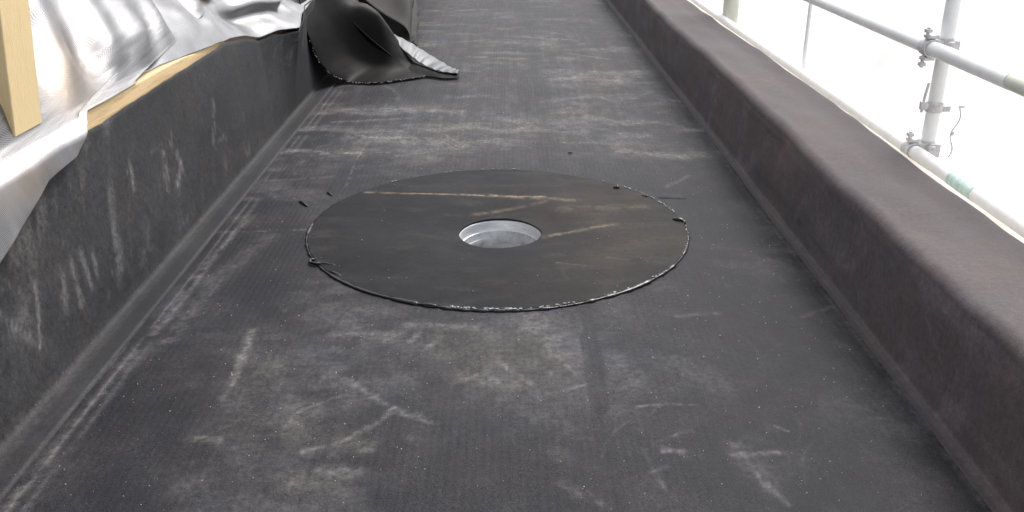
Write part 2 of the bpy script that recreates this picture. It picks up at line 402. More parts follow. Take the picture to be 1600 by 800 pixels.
d *= .35 + 1.3 * fbm(fx * 26, fy * 20, 26, 4)
d *= 1 - .6 * np.exp(-((fx + .85) / .22) ** 2) * (fy < 3.4)
d *= 1 - .5 * np.exp(-((fx - .18) / .05) ** 2) * (fy > 3.8) * fbm(fx * 3, fy, 2, 2)
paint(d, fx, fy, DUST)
ln = np.exp(-((fx + 1.018 + .004 * (fbm(fy * 1.5, fy * 0, 27, 2) - .5)) / .0045) ** 2) + .7 * np.exp(-((fx + .985 + .006 * (fbm(fy * 1.2, fy * 0, 28, 2) - .5)) / .007) ** 2)
d += .30 * ln * sstep(.25, .6, fbm(fx * 4, fy * 7, 29, 4)) * (fy < 5.4)
paint(d, fx, fy, arc_scuffs(70, -1.0, 1.0, 1.4, 4.2, 3, .0012, .006, .17))
paint(d, fx, fy, arc_scuffs(16, -.2, .95, 1.4, 2.6, 9, .001, .003, .2, .3))
paint(d, fx, fy, arc_scuffs(60, -.9, .95, 4.2, 9.5, 4, .004, .016, .28, .6))
paint(d, fx, fy, [([(x, y) for x, y in zip(np.full(12, .975) + rng.uniform(-.008, .008, 12), np.linspace(1, 9, 12))], .012, .22)])
sm = np.zeros_like(d); paint(sm, fx, fy, CLEAN, crisp=True)
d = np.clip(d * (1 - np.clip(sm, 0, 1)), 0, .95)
Z = floor_z(GX, GY)
cxm = (GX[:-1, :-1] + GX[1:, 1:]) / 2; cym = (GY[:-1, :-1] + GY[1:, 1:]) / 2
keep = np.hypot(cxm - HC[0], cym - HC[1]) > .17
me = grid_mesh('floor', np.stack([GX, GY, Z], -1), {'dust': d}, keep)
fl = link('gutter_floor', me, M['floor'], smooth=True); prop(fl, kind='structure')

# ------------------------------------------------------------ swept membrane profiles
def sweep(name, prof_fn, ys, mat, parent, dust_fn):
    rows = [prof_fn(y) for y in ys]
    P = np.array(rows)                         # (ny, np, 2) x,z
    Y = np.repeat(np.array(ys)[:, None], P.shape[1], 1)
    pts = np.stack([P[..., 0], Y, P[..., 1]], -1)
    seg = np.hypot(np.diff(P[..., 0], axis=1), np.diff(P[..., 1], axis=1))
    s = np.concatenate([np.zeros((len(ys), 1)), np.cumsum(seg, 1)], 1)
    return link(name, grid_mesh(name, pts, {'dust': dust_fn(s, Y, pts)}), mat, parent, True)

def resample(pts, ns):
    out = []
    for (a, b), n in zip(zip(pts[:-1], pts[1:]), ns):
        for k in range(n):
            t = k / n; out.append((a[0] + (b[0] - a[0]) * t, a[1] + (b[1] - a[1]) * t))
    out.append(pts[-1]); return np.array(out)

def arc(c, r, a0, a1, n):
    return [(c[0] + r * math.cos(a0 + (a1 - a0) * k / n), c[1] + r * math.sin(a0 + (a1 - a0) * k / n)) for k in range(n + 1)]

def n1(y, f, seed): return float(vnoise(np.array([y * f]), np.array([.5]), seed)[0]) - .5
ysw = list(np.concatenate([np.arange(-1.6, 1.2, .1), np.arange(1.2, 5, .012), np.arange(5, 10.6, .03), np.arange(10.6, 14.01, .1)]))

# right parapet
par = empty('parapet', (1.19, 0, 0), 'low parapet on the right wrapped in dusty brown-black membrane', 'parapet wall')
def prof_r(y):
    e = .012 * n1(y, 1.7, 41) + .010 * n1(y, 4.3, 42)
    t = .014 * n1(y, 1.1, 43) + .012 * n1(y, 3.7, 44) + .009 * n1(y, 7, 54)
    o = .006 * n1(y, 1.3, 45)
    lap = .006 * n1(y, 6, 46)
    p = [(.984 + lap, -.006), (.985 + lap, .0045)]
    p += arc((1.012 - .020 + e * .5, .005 + .020), .020, -math.pi / 2, 0, 6)
    xt = 1.030 + e * 1.6; zt = .317 + t
    p += [(xt - .004, zt - .05)]
    p += arc((xt + .034, zt - .036), .036, math.pi - .05, math.pi / 2, 7)
    xo = 1.353 + o
    p += [(xo - .16, zt + .003 + .006 * n1(y, 2.3, 47)), (xo - .02, zt - .004 + .005 * n1(y, 4.1, 49))]
    p += arc((xo - .014, zt - .020), .014, math.pi / 2, 0, 4)
    p += [(xo, zt - .07)]
    ns = [1, 3] + [1] * 6 + [22] + [2] + [1] * 7 + [10, 9, 1] + [1] * 4 + [3]
    q = resample(p, ns[:len(p) - 1])
    # gentle ripples of the sheet on the inner face and the top
    for i in range(len(q)):
        if .07 < q[i][1] < .26 and q[i][0] < 1.2:
            q[i][0] += .007 * (float(vnoise(np.array([y * 2.6]), np.array([q[i][1] * 9]), 48)[0]) - .5)
        elif 1.07 < q[i][0] < 1.33:
            q[i][1] += .006 * (float(vnoise(np.array([y * 4 + q[i][0] * 6]), np.array([q[i][0] * 8]), 50)[0]) - .5)
    return q
def dust_r(s, Y, P):
    x, z = P[..., 0], P[..., 2]
    face = (x < 1.06) & (z < .285) & (z > .012)
    foot = (x < 1.06) & (z <= .012)
    d = np.where(face, .48 + .40 * sstep(.5, .78, fbm(Y * 10 + z * 5, z * 5, 61, 4)) * sstep(.35, .7, fbm(Y * 2.2, z * 4, 62, 3)), 0)
    d += np.where(face, .16 * sstep(.52, .7, fbm(Y * 4, z * 8, 63, 4)), 0)
    top = ~face & ~foot
    d = np.where(foot, .16 + .2 * fbm(Y * 14, x * 60, 69, 4), d)
    d += np.where(top, .34 + .10 * (fbm(Y * 4, x * 6, 64, 4) - .4) + .08 * sstep(.5, .7, fbm(Y * 2 + x * 2, x * 16, 65, 3)), 0)
    d += .16 * np.exp(-((s - .03) / .010) ** 2) * (.4 + .9 * fbm(Y * 14, s * 30, 66, 4))        # dust lying in the foot of the wall
    d += .10 * np.exp(-((z - .305) / .02) ** 2) * (x < 1.1) * fbm(Y * 9, z, 67, 3)
    v = d.ravel().copy(); yy = Y.ravel(); zz = np.where(face, z, 9).ravel()
    paint(v, yy, zz, arc_scuffs(40, 1.4, 4.5, .06, .27, 12, .002, .006, .25, .18))
    paint(v, yy, zz, [([(1.98, .2), (1.86, .13)], .003, .45), ([(2.6, .07), (2.45, .12), (2.4, .2)], .01, .3), ([(3.0, .05), (2.95, .16), (2.88, .2)], .018, .3)])
    return np.clip(v.reshape(d.shape), 0, .9)
pc = sweep('membrane_cover', prof_r, ysw, M['right'], None, dust_r)
core = bmesh.new(); bm_box(core, (1.195, 6.2, -1.665), (.296, 15.5, 3.85)); 
cr = link('wall_core', bm_mesh(core, 'core'), M['render'])
lath = bmesh.new(); bm_box(lath, (1.365, 6.2, .279), (.022, 15.4, .034), bev=.003)
lt = link('edge_lath', bm_mesh(lath, 'lath'), M['lath'])
for o in (pc, cr, lt):
    o.parent = par; o.matrix_parent_inverse = par.matrix_world.inverted(); o.location = (-1.19, 0, 0); o.matrix_parent_inverse = Matrix()

# left upstand
ups = empty('upstand_wall', (-1.2, 0, 0), 'low black membrane upstand along the left side of the gutter', 'upstand')
kz = [(-2, .495), (1.5, .497), (2.0, .5), (2.37, .505), (2.9, .513), (3.3, .518), (3.8, .523), (3.95, .522), (4.2, .492), (4.41, .447), (4.55, .455), (4.65, .44), (4.8, .432), (5.0, .46), (5.3, .50), (6, .5)]
kx = [(-2, -1.198), (3.9, -1.198), (4.2, -1.19), (4.41, -1.186), (4.65, -1.13), (4.8, -1.075), (5.0, -1.09), (5.3, -1.14), (6, -1.15)]
def lin(k, y): return float(np.interp(y, [a for a, b in k], [b for a, b in k]))
def prof_l(y):
    e = .006 * n1(y, 1.4, 141) + .003 * n1(y, 6, 142)
    lap = .004 * n1(y, 3, 143)
    zt = lin(kz, y) + .006 * n1(y, 9, 144) + .004 * n1(y, 23, 145); xt = lin(kx, y) + .004 * n1(y, 3, 146)
    p = [(-1.046 + lap, -.006), (-1.047 + lap, .0055)]
    p += arc((-1.137 + .017 + e, .006 + .017), .017, -math.pi / 2, -math.pi, 6)
    p += [(xt, zt), (xt - .002, zt + .002), (xt - .005, zt), (xt - .004, zt - .05)]
    ns = [1, 6] + [1] * 6 + [34, 1, 1, 2]
    q = resample(p, ns)
    for i in range(len(q)):
        if q[i][1] > .06:
            k = min(1, (q[i][1] - .06) / .1)
            q[i][0] += k * .012 * (float(fbm(np.array([y * 1.6]), np.array([q[i][1] * 3.5]), 148, 2)[0]) - .5)
    return q
def dust_l(s, Y, P):
    x, z = P[..., 0], P[..., 2]
    d = .03 + .12 * fbm(Y * 2, z * 4, 161, 4)
    d += .30 * sstep(.5, .8, fbm(Y * 12 - z * 6, z * 5, 162, 5)) * sstep(.45, .75, fbm(Y * 2.4, z * 5, 163, 3)) * (z > .04)
    d += .05 * np.exp(-((z - .024) / .012) ** 2) * (.35 + .9 * fbm(Y * 12, z * 30, 164, 3)) * (x < -1.1)
    d += .16 * np.exp(-((x + 1.050) / .006) ** 2) * (z < .03) * fbm(Y * 15, x * 0 + 3, 168, 4)
    d -= .06 * (x > -1.105)
    v = d.ravel().copy(); yy = Y.ravel(); zz = np.where(z > .06, z, 9).ravel()
    paint(v, yy, zz, arc_scuffs(44, 1.5, 4.6, .08, .45, 112, .002, .007, .2, .2))
    paint(v, yy, zz, [([(3.0, .3), (2.96, .2)], .02, .5), ([(3.1, .34), (3.12, .22), (3.05, .18)], .022, .5), ([(2.75, .36), (2.72, .28)], .012, .45), ([(3.6, .34), (3.5, .22)], .02, .4),
          ([(2.18, .22), (2.12, .12)], .014, .45), ([(2.24, .24), (2.22, .12)], .012, .5), ([(2.3, .24), (2.29, .14)], .014, .45), ([(2.36, .22), (2.34, .15)], .01, .4), ([(1.86, .29), (1.98, .12)], .006, .4), ([(2.05, .26), (1.99, .13)], .006, .4)])
    return np.clip(v.reshape(d.shape), 0, .9)
ysl = [y for y in ysw if y < 6.3]
um = sweep('membrane_cover', prof_l, ysl, M['left'], None, dust_l)
bm = bmesh.new(); bm_box(bm, (-1.32, 6.2, .11), (.19, 15.5, .66)); ub = link('backing_board', bm_mesh(bm, 'bb'), M['board'])
bm = bmesh.new(); bm_box(bm, (-1.32, 6.2, -1.95), (.18, 15.5, 3.3)); uw = link('lower_wall', bm_mesh(bm, 'lw'), M['render'])
bm = bmesh.new(); bm_box(bm, (-1.272, 1.22, .5005), (.118, 5.5, .115), bev=.006)
bmesh.ops.subdivide_edges(bm, edges=[e for e in bm.edges if abs(e.verts[0].co.y - e.verts[1].co.y) > 3], cuts=60)
for v in bm.verts:
    if v.co.z > .47: v.co.z += -.024 * float(sstep(3.2, 3.97, v.co.y)) + .0015 * n1(v.co.y, 9, 170)
up_ = link('wall_plate', bm_mesh(bm, 'wp'), M['wood_plate']); prop(up_, 'pine wall plate showing above the membrane edge')
for o in (um, ub, uw, up_):
    o.parent = ups; o.location = (1.2, 0, 0)

# ------------------------------------------------------------ drain collar disc
col = empty('drain_collar', (DC[0], DC[1], 0), 'large round black membrane collar around the drain hole', 'drain collar')
nt_, nr_ = 520, 96
th = np.linspace(0, 2 * np.pi, nt_, endpoint=False)
rr_ = RD * (1 + .004 * (fbm(np.cos(th) * 3 + 5, np.sin(th) * 3 + 5, 71, 3) - .5) * 2 + .0015 * (vnoise(np.cos(th) * 30, np.sin(th) * 30, 72) - .5))
# hole edge: hand-cut, a little uneven, flattened on the near right
hh = RH * (1 + .012 * (fbm(np.cos(th) * 2 + 9, np.sin(th) * 2 + 9, 73, 3) - .5) * 2 - .05 * np.exp(-((th - 5.35) / .5) ** 2))
k = np.linspace(0, 1, nr_)[:, None]
hx, hy = HC[0] + hh * np.cos(th), HC[1] + hh * np.sin(th)
ox, oy = DC[0] + rr_ * np.cos(th), DC[1] + rr_ * np.sin(th)
X = hx + (ox - hx) * k; Y = hy + (oy - hy) * k
Zd = floor_z(X, Y) + .007 + .003 * (fbm(X * 7, Y * 7, 74, 3) - .5)
Zd -= .006 * np.exp(-((X - .16) / .09) ** 2 - ((Y - 3.17) / .08) ** 2)       # soft dent behind the hole
Zd += .004 * np.exp(-((Y - 2.9) / .05) ** 2 - ((X - HC[0]) / .12) ** 2)       # near lip stands a touch proud
sp = lambda x, y, z: np.stack([x, y, z], -1)[None]
skirt_o = sp(ox, oy, floor_z(ox, oy) - .002); skirt_i = sp(hx, hy, Zd[0] - .006)
P = np.concatenate([skirt_i, np.stack([X, Y, Zd], -1), skirt_o], 0)
pf = P.reshape(-1, 3)
dd = .0 + .05 * fbm(pf[:, 0] * 4, pf[:, 1] * 4, 75, 4) + .05 * sstep(.5, .75, fbm(pf[:, 0] * 6, pf[:, 1] * 18, 76, 4))
paint(dd, pf[:, 0], pf[:, 1], [([(.16, 2.76), (.25, 2.73)], .006, .3), ([(.33, 2.8), (.4, 2.78)], .005, .2)])
paint(dd, pf[:, 0], pf[:, 1], arc_scuffs(14, -.6, .55, 2.5, 3.7, 77, .001, .004, .10, .2))
st = np.zeros(len(pf)); paint(st, pf[:, 0], pf[:, 1], STAIN, soft=.9)
st += .07 * sstep(-.2, .5, pf[:, 0]) * fbm(pf[:, 0] * 3, pf[:, 1] * 3, 79, 3) + .03 * sstep(.5, .75, fbm(pf[:, 0] * 3, pf[:, 1] * 5, 78, 4)) * sstep(0, .3, pf[:, 0])
me = grid_mesh('disc', P - np.array([DC[0], DC[1], 0]), {'dust': np.clip(dd, 0, 1), 'stain_and_reflection': np.clip(st, 0, 1)}, wrap=True)
disc = link('membrane_disc', me, M['disc'], col, True)

# sealant bead pressed out all round the disc edge
bm = bmesh.new(); nb = 420; rings = []
def bead_r(a):
    near = .5 - .5 * math.sin(a)                       # 1 towards the camera
    q = (math.cos(a) * 9, math.sin(a) * 9)
    nz = float(fbm(np.array([q[0]]), np.array([q[1]]), 81, 3)[0]); n2_ = float(vnoise(np.array([q[0] * 4]), np.array([q[1] * 4]), 82)[0])
    return max(.0019, (.0024 + .0032 * near) * (.35 + 1.1 * nz) * (.5 + n2_))
for i in range(nb):
    a = 6.283185 * i / nb; r = bead_r(a); j = int(i * nt_ / nb)
    R0 = rr_[j] + r * .3; 
    c = Vector((R0 * math.cos(a), R0 * math.sin(a), 0)); z0 = float(floor_z(np.array([c.x + DC[0]]), np.array([c.y + DC[1]]))[0]) + .003
    u = Vector((math.cos(a), math.sin(a), 0))
    rings.append([bm.verts.new(c + u * math.cos(b) * r * 1.3 + Vector((0, 0, z0 + math.sin(b) * r * .95))) for b in [6.283 * q / 8 for q in range(8)]])
for i in range(nb):
    A, B = rings[i], rings[(i + 1) % nb]
    for q in range(8): bm.faces.new((A[q], A[(q + 1) % 8], B[(q + 1) % 8], B[q]))
bead = link('sealant_bead', bm_mesh(bm, 'bead'), M['sealant'], col, True)
# pale flecks on the near and right edge
bm = bmesh.new()
spans = [(-1.78, -1.66, 16), (-1.62, -1.46, 34), (-1.45, -1.2, 14), (-.2, .1, 8), (.2, .5, 22), (-.75, -.6, 8), (-1.1, -.8, 10), (-.5, -.2, 6), (.55, .9, 14), (1.3, 2.3, 14)]
for a0, a1, n_ in spans:
    for _ in range(n_):
        a = rnd.uniform(a0, a1); r = RD + rnd.uniform(-.006, .003); s = rnd.uniform(.0014, .0036)
        x, y = r * math.cos(a), r * math.sin(a); z = float(floor_z(np.array([x + DC[0]]), np.array([y + DC[1]]))[0]) + .0085
        bm_box(bm, (x, y, z), (s * rnd.uniform(1, 4), s, s * .8), Matrix.Rotation(a + 1.57 + rnd.uniform(-.4, .4), 3, 'Z'))
rs = link('bead_flecks', bm_mesh(bm, 'res'), M['pale_fleck'], col); prop(rs, kind='stuff')
# squeezed-out lumps still joined to the bead
def lump(name, pts, rad, parent=None):
    bm = bmesh.new(); n = len(pts)
    fine = []
    for i in range((n - 1) * 4 + 1):
        t = i / 4; a = int(min(t, n - 2)); f = t - a
        p = Vector(pts[a]).lerp(Vector(pts[a + 1]), f); fine.append(p)
    rads = [rad * (.45 + .55 * math.sin(math.pi * min(1, (i + .6) / len(fine)))) * rnd.uniform(.75, 1.2) for i in range(len(fine))]
    tube_pts(bm, fine, rads, 8)
    return link(name, bm_mesh(bm, name), M['sealant'], parent, True)
def dl(pts): return [(x - DC[0], y - DC[1], z) for x, y, z in pts]
lump('sealant_curl', dl([(-.565, 2.745, .006), (-.6, 2.755, .008), (-.63, 2.752, .009), (-.652, 2.762, .008), (-.655, 2.785, .010), (-.64, 2.79, .008)]), .0055, col)
lump('sealant_lump', dl([(.432, 3.532, .006), (.445, 3.53, .01), (.455, 3.525, .008)]), .008, col)
lump('sealant_lump', dl([(.612, 3.165, .006), (.625, 3.152, .011), (.645, 3.145, .01), (.652, 3.12, .008)]), .008, col)
lump('sealant_lump', dl([(.535, 3.435, .006), (.56, 3.42, .007)]), .005, col)
lump('sealant_lump', dl([(-.58, 2.70, .005), (-.56, 2.68, .008), (-.53, 2.655, .006)]), .005, col)
lump('sealant_lump', dl([(-.27, 2.455, .005), (-.24, 2.445, .008), (-.21, 2.438, .006)]), .006, col)
o = lump('sealant_smear', [(-.818, 3.385, .002), (-.80, 3.36, .005), (-.775, 3.325, .003)], .006)
prop(o, 'stray black sealant smear on the floor left of the round collar', 'sealant smear')
o = lump('sealant_smear', [(-.728, 3.49, .002), (-.715, 3.475, .004), (-.70, 3.45, .002)], .0035)
prop(o, 'tiny black sealant crumb beside the brown streak end', 'sealant crumb')
o = lump('sealant_smear', [(.28, 4.042, .002), (.29, 4.04, .005), (.30, 4.04, .003)], .004)
prop(o, 'small black crumb on the dusty floor behind the collar', 'sealant crumb')
o = lump('sealant_smear', [(.60, 3.423, .001), (.68, 3.42, .0025), (.71, 3.418, .001)], .0018)
prop(o, 'thin black sealant string on the floor right of the collar', 'sealant string')

# ------------------------------------------------------------ drain outlet
dr = empty('drain_outlet', (HC[0], HC[1], 0), 'round grey metal drain outlet sunk in the middle of the collar', 'drain')
def lathe(name, prof, mat, seg=96):
    th = np.linspace(0, 2 * np.pi, seg, endpoint=False)
    P = np.array([[(r * math.cos(a), r * math.sin(a), z) for a in th] for r, z in prof])
    return link(name, grid_mesh(name, P, wrap=True), mat, dr, True)
z0 = -.011
lathe('rim', [(.165, z0 - .006), (.165, z0 - .001), (.150, z0), (.1465, z0 - .001), (.1455, z0 - .004)], M['metal'])
lathe('upper_sleeve', [(.1455, z0 - .0042), (.1445, z0 - .012), (.1435, z0 - .022), (.1432, z0 - .036), (.141, z0 - .038), (.139, z0 - .0385)], M['metal'])
lathe('inner_ledge', [(.139, z0 - .0387), (.1375, z0 - .042), (.136, z0 - .060), (.134, z0 - .062), (.131, z0 - .063)], M['metal_dull'])
lathe('outlet_pipe', [(.131, z0 - .0632), (.129, z0 - .068), (.127, z0 - .074), (.128, z0 - .085), (.127, z0 - .11), (.126, z0 - .5), (.001, z0 - .5)], M['metal_dull'])

# ------------------------------------------------------------ loose membrane, peeled off the wall and folded over
lm = empty('loose_membrane', (-.8, 5.7, 0), 'loose black membrane sheet peeled off the left wall and curled onto the floor', 'membrane sheet')
def cr_interp(pts, n):
    pts = np.array(pts, float); m = len(pts); out = []
    for i in range(n):
        t = i / (n - 1) * (m - 1); k = min(int(t), m - 2); f = t - k
        p0, p1, p2, p3 = pts[max(k - 1, 0)], pts[k], pts[k + 1], pts[min(k + 2, m - 1)]
        out.append(.5 * ((2 * p1) + (-p0 + p2) * f + (2 * p0 - 5 * p1 + 4 * p2 - p3) * f * f + (-p0 + 3 * p1 - 3 * p2 + p3) * f ** 3))
    return np.array(out)
def loft(rows, ns, nt):
    a = np.array([cr_interp(r, ns) for r in rows])
    return np.stack([cr_interp(a[:, j], nt) for j in range(ns)], 1)
def sheet(name, P, mat, parent, thick=.004, wr=.0, seed=0, mat2=None):
    P = P.copy()
    if wr:
        i, j = np.meshgrid(np.arange(P.shape[0]), np.arange(P.shape[1]), indexing='ij')
        P[..., 2] += wr * (fbm(i * .15, j * .15, seed, 3) - .5); P[..., 0] += wr * (fbm(i * .12, j * .2, seed + 5, 3) - .5)
    P[..., 2] = np.maximum(P[..., 2], .008)
    d = (.03 + .1 * fbm(P[..., 0] * 8, P[..., 1] * 8 + P[..., 2] * 8, seed + 9, 3)) * (.25 if mat is M['flap'] else 1)
    o = link(name, grid_mesh(name, P - np.array([-.8, 5.7, 0]), {'dust': d}), mat, parent, True)
    md = o.modifiers.new('solidify', 'SOLIDIFY'); md.thickness = thick; md.offset = 0
    if mat2:
        o.data.materials.append(mat2); md.material_offset = 1; md.material_offset_rim = 0
    return o
front = [(-1.215, 5.28, .66), (-1.165, 5.27, .52), (-1.13, 5.24, .345), (-1.08, 5.36, .14), (-.98, 5.52, .02), (-.82, 5.50, .012), (-.658, 5.58, .012), (-.5, 5.70, .012)]
mid = [(-1.215, 5.6, .72), (-1.16, 5.58, .55), (-1.1, 5.62, .36), (-1.0, 5.72, .17), (-.86, 5.78, .10), (-.74, 5.74, .06), (-.62, 5.74, .03), (-.49, 5.72, .02)]
ridge = [(-1.2, 5.95, .75), (-1.10, 5.92, .60), (-1.0, 5.9, .455), (-.9, 5.9, .415), (-.815, 5.9, .36), (-.723, 5.9, .215), (-.6, 5.86, .07), (-.485, 5.74, .03)]
over = [(-1.15, 6.3, .6), (-1.05, 6.3, .5), (-.97, 6.25, .36), (-.88, 6.2, .30), (-.8, 6.12, .22), (-.70, 6.02, .12), (-.59, 5.92, .03), (-.48, 5.76, .02)]
Pf = loft([front, mid, ridge, over], 60, 46)
sheet('curled_flap', Pf, M['flap'], lm, .005, .012, 201)
# inner fold inside the scoop
in0 = [(-1.1, 5.86, .46), (-1.0, 5.82, .37), (-.9, 5.8, .27), (-.8, 5.8, .18), (-.7, 5.8, .09)]
in1 = [(-1.12, 5.9, .36), (-1.02, 5.88, .26), (-.92, 5.86, .17), (-.8, 5.85, .09), (-.7, 5.83, .04)]
sheet('inner_fold', loft([in0, in1], 30, 8), M['flap'], lm, .005, .006, 211)
# the tail: reverse side turned up, bright where it mirrors the sky
t0 = [(-.735, 5.98, .225), (-.62, 5.98, .165), (-.47, 5.95, .078), (-.36, 5.86, .034), (-.305, 5.79, .028)]
t1 = [(-.735, 5.90, .205), (-.64, 5.86, .125), (-.535, 5.80, .062), (-.42, 5.72, .036), (-.312, 5.68, .032)]
Pt = loft([t0, [tuple((a + b) / 2 + (0, 0, .006)[i] for i, (a, b) in enumerate(zip(p, q))) for p, q in zip(t0, t1)], t1], 130, 12)
Pt[..., 2] += .0022 * np.sin(np.arange(130) * .42 + .5 * np.sin(np.arange(130) * .13))[None]
sheet('turned_tail', Pt, M['flap_back'], lm, .004, .004, 221)
u0 = [(-.66, 5.88, .09), (-.54, 5.81, .055), (-.42, 5.735, .029), (-.30, 5.70, .024)]
u1 = [(-.60, 5.70, .012), (-.49, 5.68, .010), (-.39, 5.63, .009), (-.298, 5.655, .010)]
sheet('tail_underside', loft([u0, [tuple((a + b) / 2 for a, b in zip(p, q)) for p, q in zip(u0, u1)], u1], 36, 8), M['flap'], lm, .004, .003, 231)
# pale frayed crumbs along the cut edge
bm = bmesh.new(); fe = cr_interp(front, 200) - np.array([-.8, 5.7, 0])
for i in range(8, 195):
    if vnoise(np.array([i * .35]), np.array([.2]), 90)[0] + rnd.random() * .6 > .78:
        s = rnd.uniform(.002, .0062); p = fe[i]
        bm_box(bm, (p[0] + rnd.uniform(-.004, .004), p[1] - .006, max(p[2], .008) + rnd.uniform(-.002, .005)), (s * 1.4, s * .7, s * .7), Matrix.Rotation(rnd.uniform(0, 3), 3, 'Z'))
fr = link('frayed_edge', bm_mesh(bm, 'fray'), M['crumb'], lm); prop(fr, 'pale frayed crumbs along the cut edge', kind='stuff')
# rumpled folds lying behind the flap
nyr = 120; yr = np.linspace(6.25, 12.0, nyr); ang = np.linspace(0, 1, 64)
rows = []
for y in yr:
    w = -.70 - .11 * (y - 6.9) + .05 * n1(y, .9, 241) - .05 * max(0, 6.9 - y)
    prof = [(-1.21, .56), (-1.12, .54 + .05 * n1(y, 1.2, 242)), (-.98, .47 + .06 * n1(y, 1.6, 243)), (-.84, .42 + .07 * n1(y, 1.3, 244)), (w - .02, .36 + .05 * n1(y, 1.8, 245)), (w + .012, .29), (w - .045, .235), (w + .02, .19), (w + .035, .15), (w - .03, .105), (w + .03, .07), (w - .02, .012)]
    c = cr_interp([(a, b, 0) for a, b in prof], 64)
    rows.append(np.stack([c[:, 0], np.full(64, y), c[:, 1]], -1))
Pr = np.array(rows)
Pr[:, :, 0] += .02 * (fbm(np.repeat(yr[:, None], 64, 1) * 5, np.repeat(ang[None], nyr, 0) * 8, 251, 3) - .5)
Pr[:, :, 2] += .025 * (fbm(np.repeat(yr[:, None], 64, 1) * 4, np.repeat(ang[None], nyr, 0) * 9, 252, 3) - .5)
tp = (1 - sstep(0, 10, np.arange(nyr)))[:, None]
Pr[:, :, 2] *= 1 - .45 * tp * sstep(0, .5, ang)[None] * (1 - sstep(.5, .8, ang))[None]
Pr[:, :, 0] -= .10 * tp * sstep(.55, .3, ang)[None] * 0
Pr[..., 1] += .16 * (1 - np.linspace(0, 1, nyr)[:, None]) ** 6 * np.sin(ang * 9)[None]
sheet('folded_roll', Pr, M['roll'], lm, .006, .0, 261)

# ------------------------------------------------------------ foil sheets
def foil(name, P, label, stain_and_reflection=None):
    n, m, _ = P.shape
    me = grid_mesh(name, P, {'stain_and_reflection': stain_and_reflection if stain_and_reflection is not None else np.zeros((n, m))})
    uv = me.uv_layers.new(name='UVMap')
    li = np.empty(len(me.loops), np.int32); me.loops.foreach_get('vertex_index', li)
    du = np.concatenate([[0], np.cumsum(np.linalg.norm(np.diff(P[n // 2], axis=0), axis=1))]); dv = np.concatenate([[0], np.cumsum(np.linalg.norm(np.diff(P[:, m // 2], axis=0), axis=1))])
    U, V = np.meshgrid(du, dv)
    uvc = np.stack([U.ravel()[li], V.ravel()[li]], -1)
    uv.data.foreach_set('uv', uvc.reshape(-1).astype(np.float32))
    o = link(name, me, M['foil'], None, True)
    md = o.modifiers.new('solidify', 'SOLIDIFY'); md.thickness = .0015; md.offset = 0
    return prop(o, label, 'foil sheet', 'silver foil sheets over the left wall plate')

# near sheet: from the slope behind the post, over the plate, hanging on the membrane near the camera
def slope_pt(w):                    # distance up the slope from the plate edge -> x, z
    if w >= 0:
        return -1.222 - .50 * w - .06 * w * w, .561 + .82 * w
    return -1.205 + .06 * min(-w, .1) / .1 - 0.0, .561 + w
nu, nw = 190, 170
U, V = np.meshgrid(np.linspace(0, 1, nu), np.linspace(0, 1, nw))
yl = 1.0; w_top = 1.05
hem = np.interp(yl + (2.97 - yl) * U, [1.0, 1.4, 1.97, 2.2, 2.38, 2.50, 2.58, 2.75, 3.0], [-.36, -.30, -.150, -.090, -.082, -.03, -.004, -.006, -.006])
W = hem + (w_top - hem) * V ** 1.35
Wu = np.maximum(W, 0)
yr_ = np.interp(Wu, [0, .03, .08, .13, .3, 1.1], [2.97, 3.3, 3.78, 4.22, 4.7, 5.2])
Y = yl + (yr_ - yl) * U
xs_, zs_ = -1.222 - .50 * Wu - .06 * Wu ** 2, .561 + .82 * Wu            # up the slope
zh = .561 + np.minimum(W, 0)                                             # hanging over the membrane face
xh = -1.137 - .115 * zh + .018 + .16 * np.maximum(-W - .02, 0) + .03 * (fbm(Y * 3, W * 4, 301, 3) - .4)
s_ = sstep(-.045, .02, W)
X = xh * (1 - s_) + xs_ * s_; Zq = np.where(W < 0, zh, zs_) - .010 * np.exp(-(W / .03) ** 2) * (hem < -.02)
a = sstep(0, .16, W)
f = np.sin(Y * 15 - W * 6 + 2.2 * (vnoise(Y * 2.1, Y * 0 + .5, 303) - .5)) * .009 + (fbm(Y * 3.6 - W * 1.5, W * 1.1, 304, 2) - .5) * .20
f2 = (vnoise(Y * 5 + W * 4, W * 4, 305) - .5) * .014
X = X + a * f * .8 + f2 * (.3 + .7 * a) * .6; Zq = Zq + a * f * .45 + np.maximum(f2, 0) * .3
P = np.stack([X, Y, Zq + .006], -1)
SX, SY, SZ = P[..., 0], P[..., 1], P[..., 2]
reflection_tint = np.exp(-((SY - 2.62 - (SZ - .62) * .5) / .20) ** 2 - ((SZ - .66) / .10) ** 2) * (.3 + fbm(SY * 12, SZ * 5, 331, 4))  # warm reflection of the timber, painted on the slope
reflection_tint += .6 * np.exp(-((SY - 2.12) / .14) ** 2 - ((SZ - .50) / .05) ** 2)  # cream fold shading of the hanging part, painted in too
reflection_tint *= sstep(.2, .55, fbm(SY * 9 - SZ * 6, SZ * 3, 332, 4))
foil('foil_sheet', P, 'silver foil sheet behind the timber post draping onto the black upstand', np.clip(reflection_tint, 0, 1))

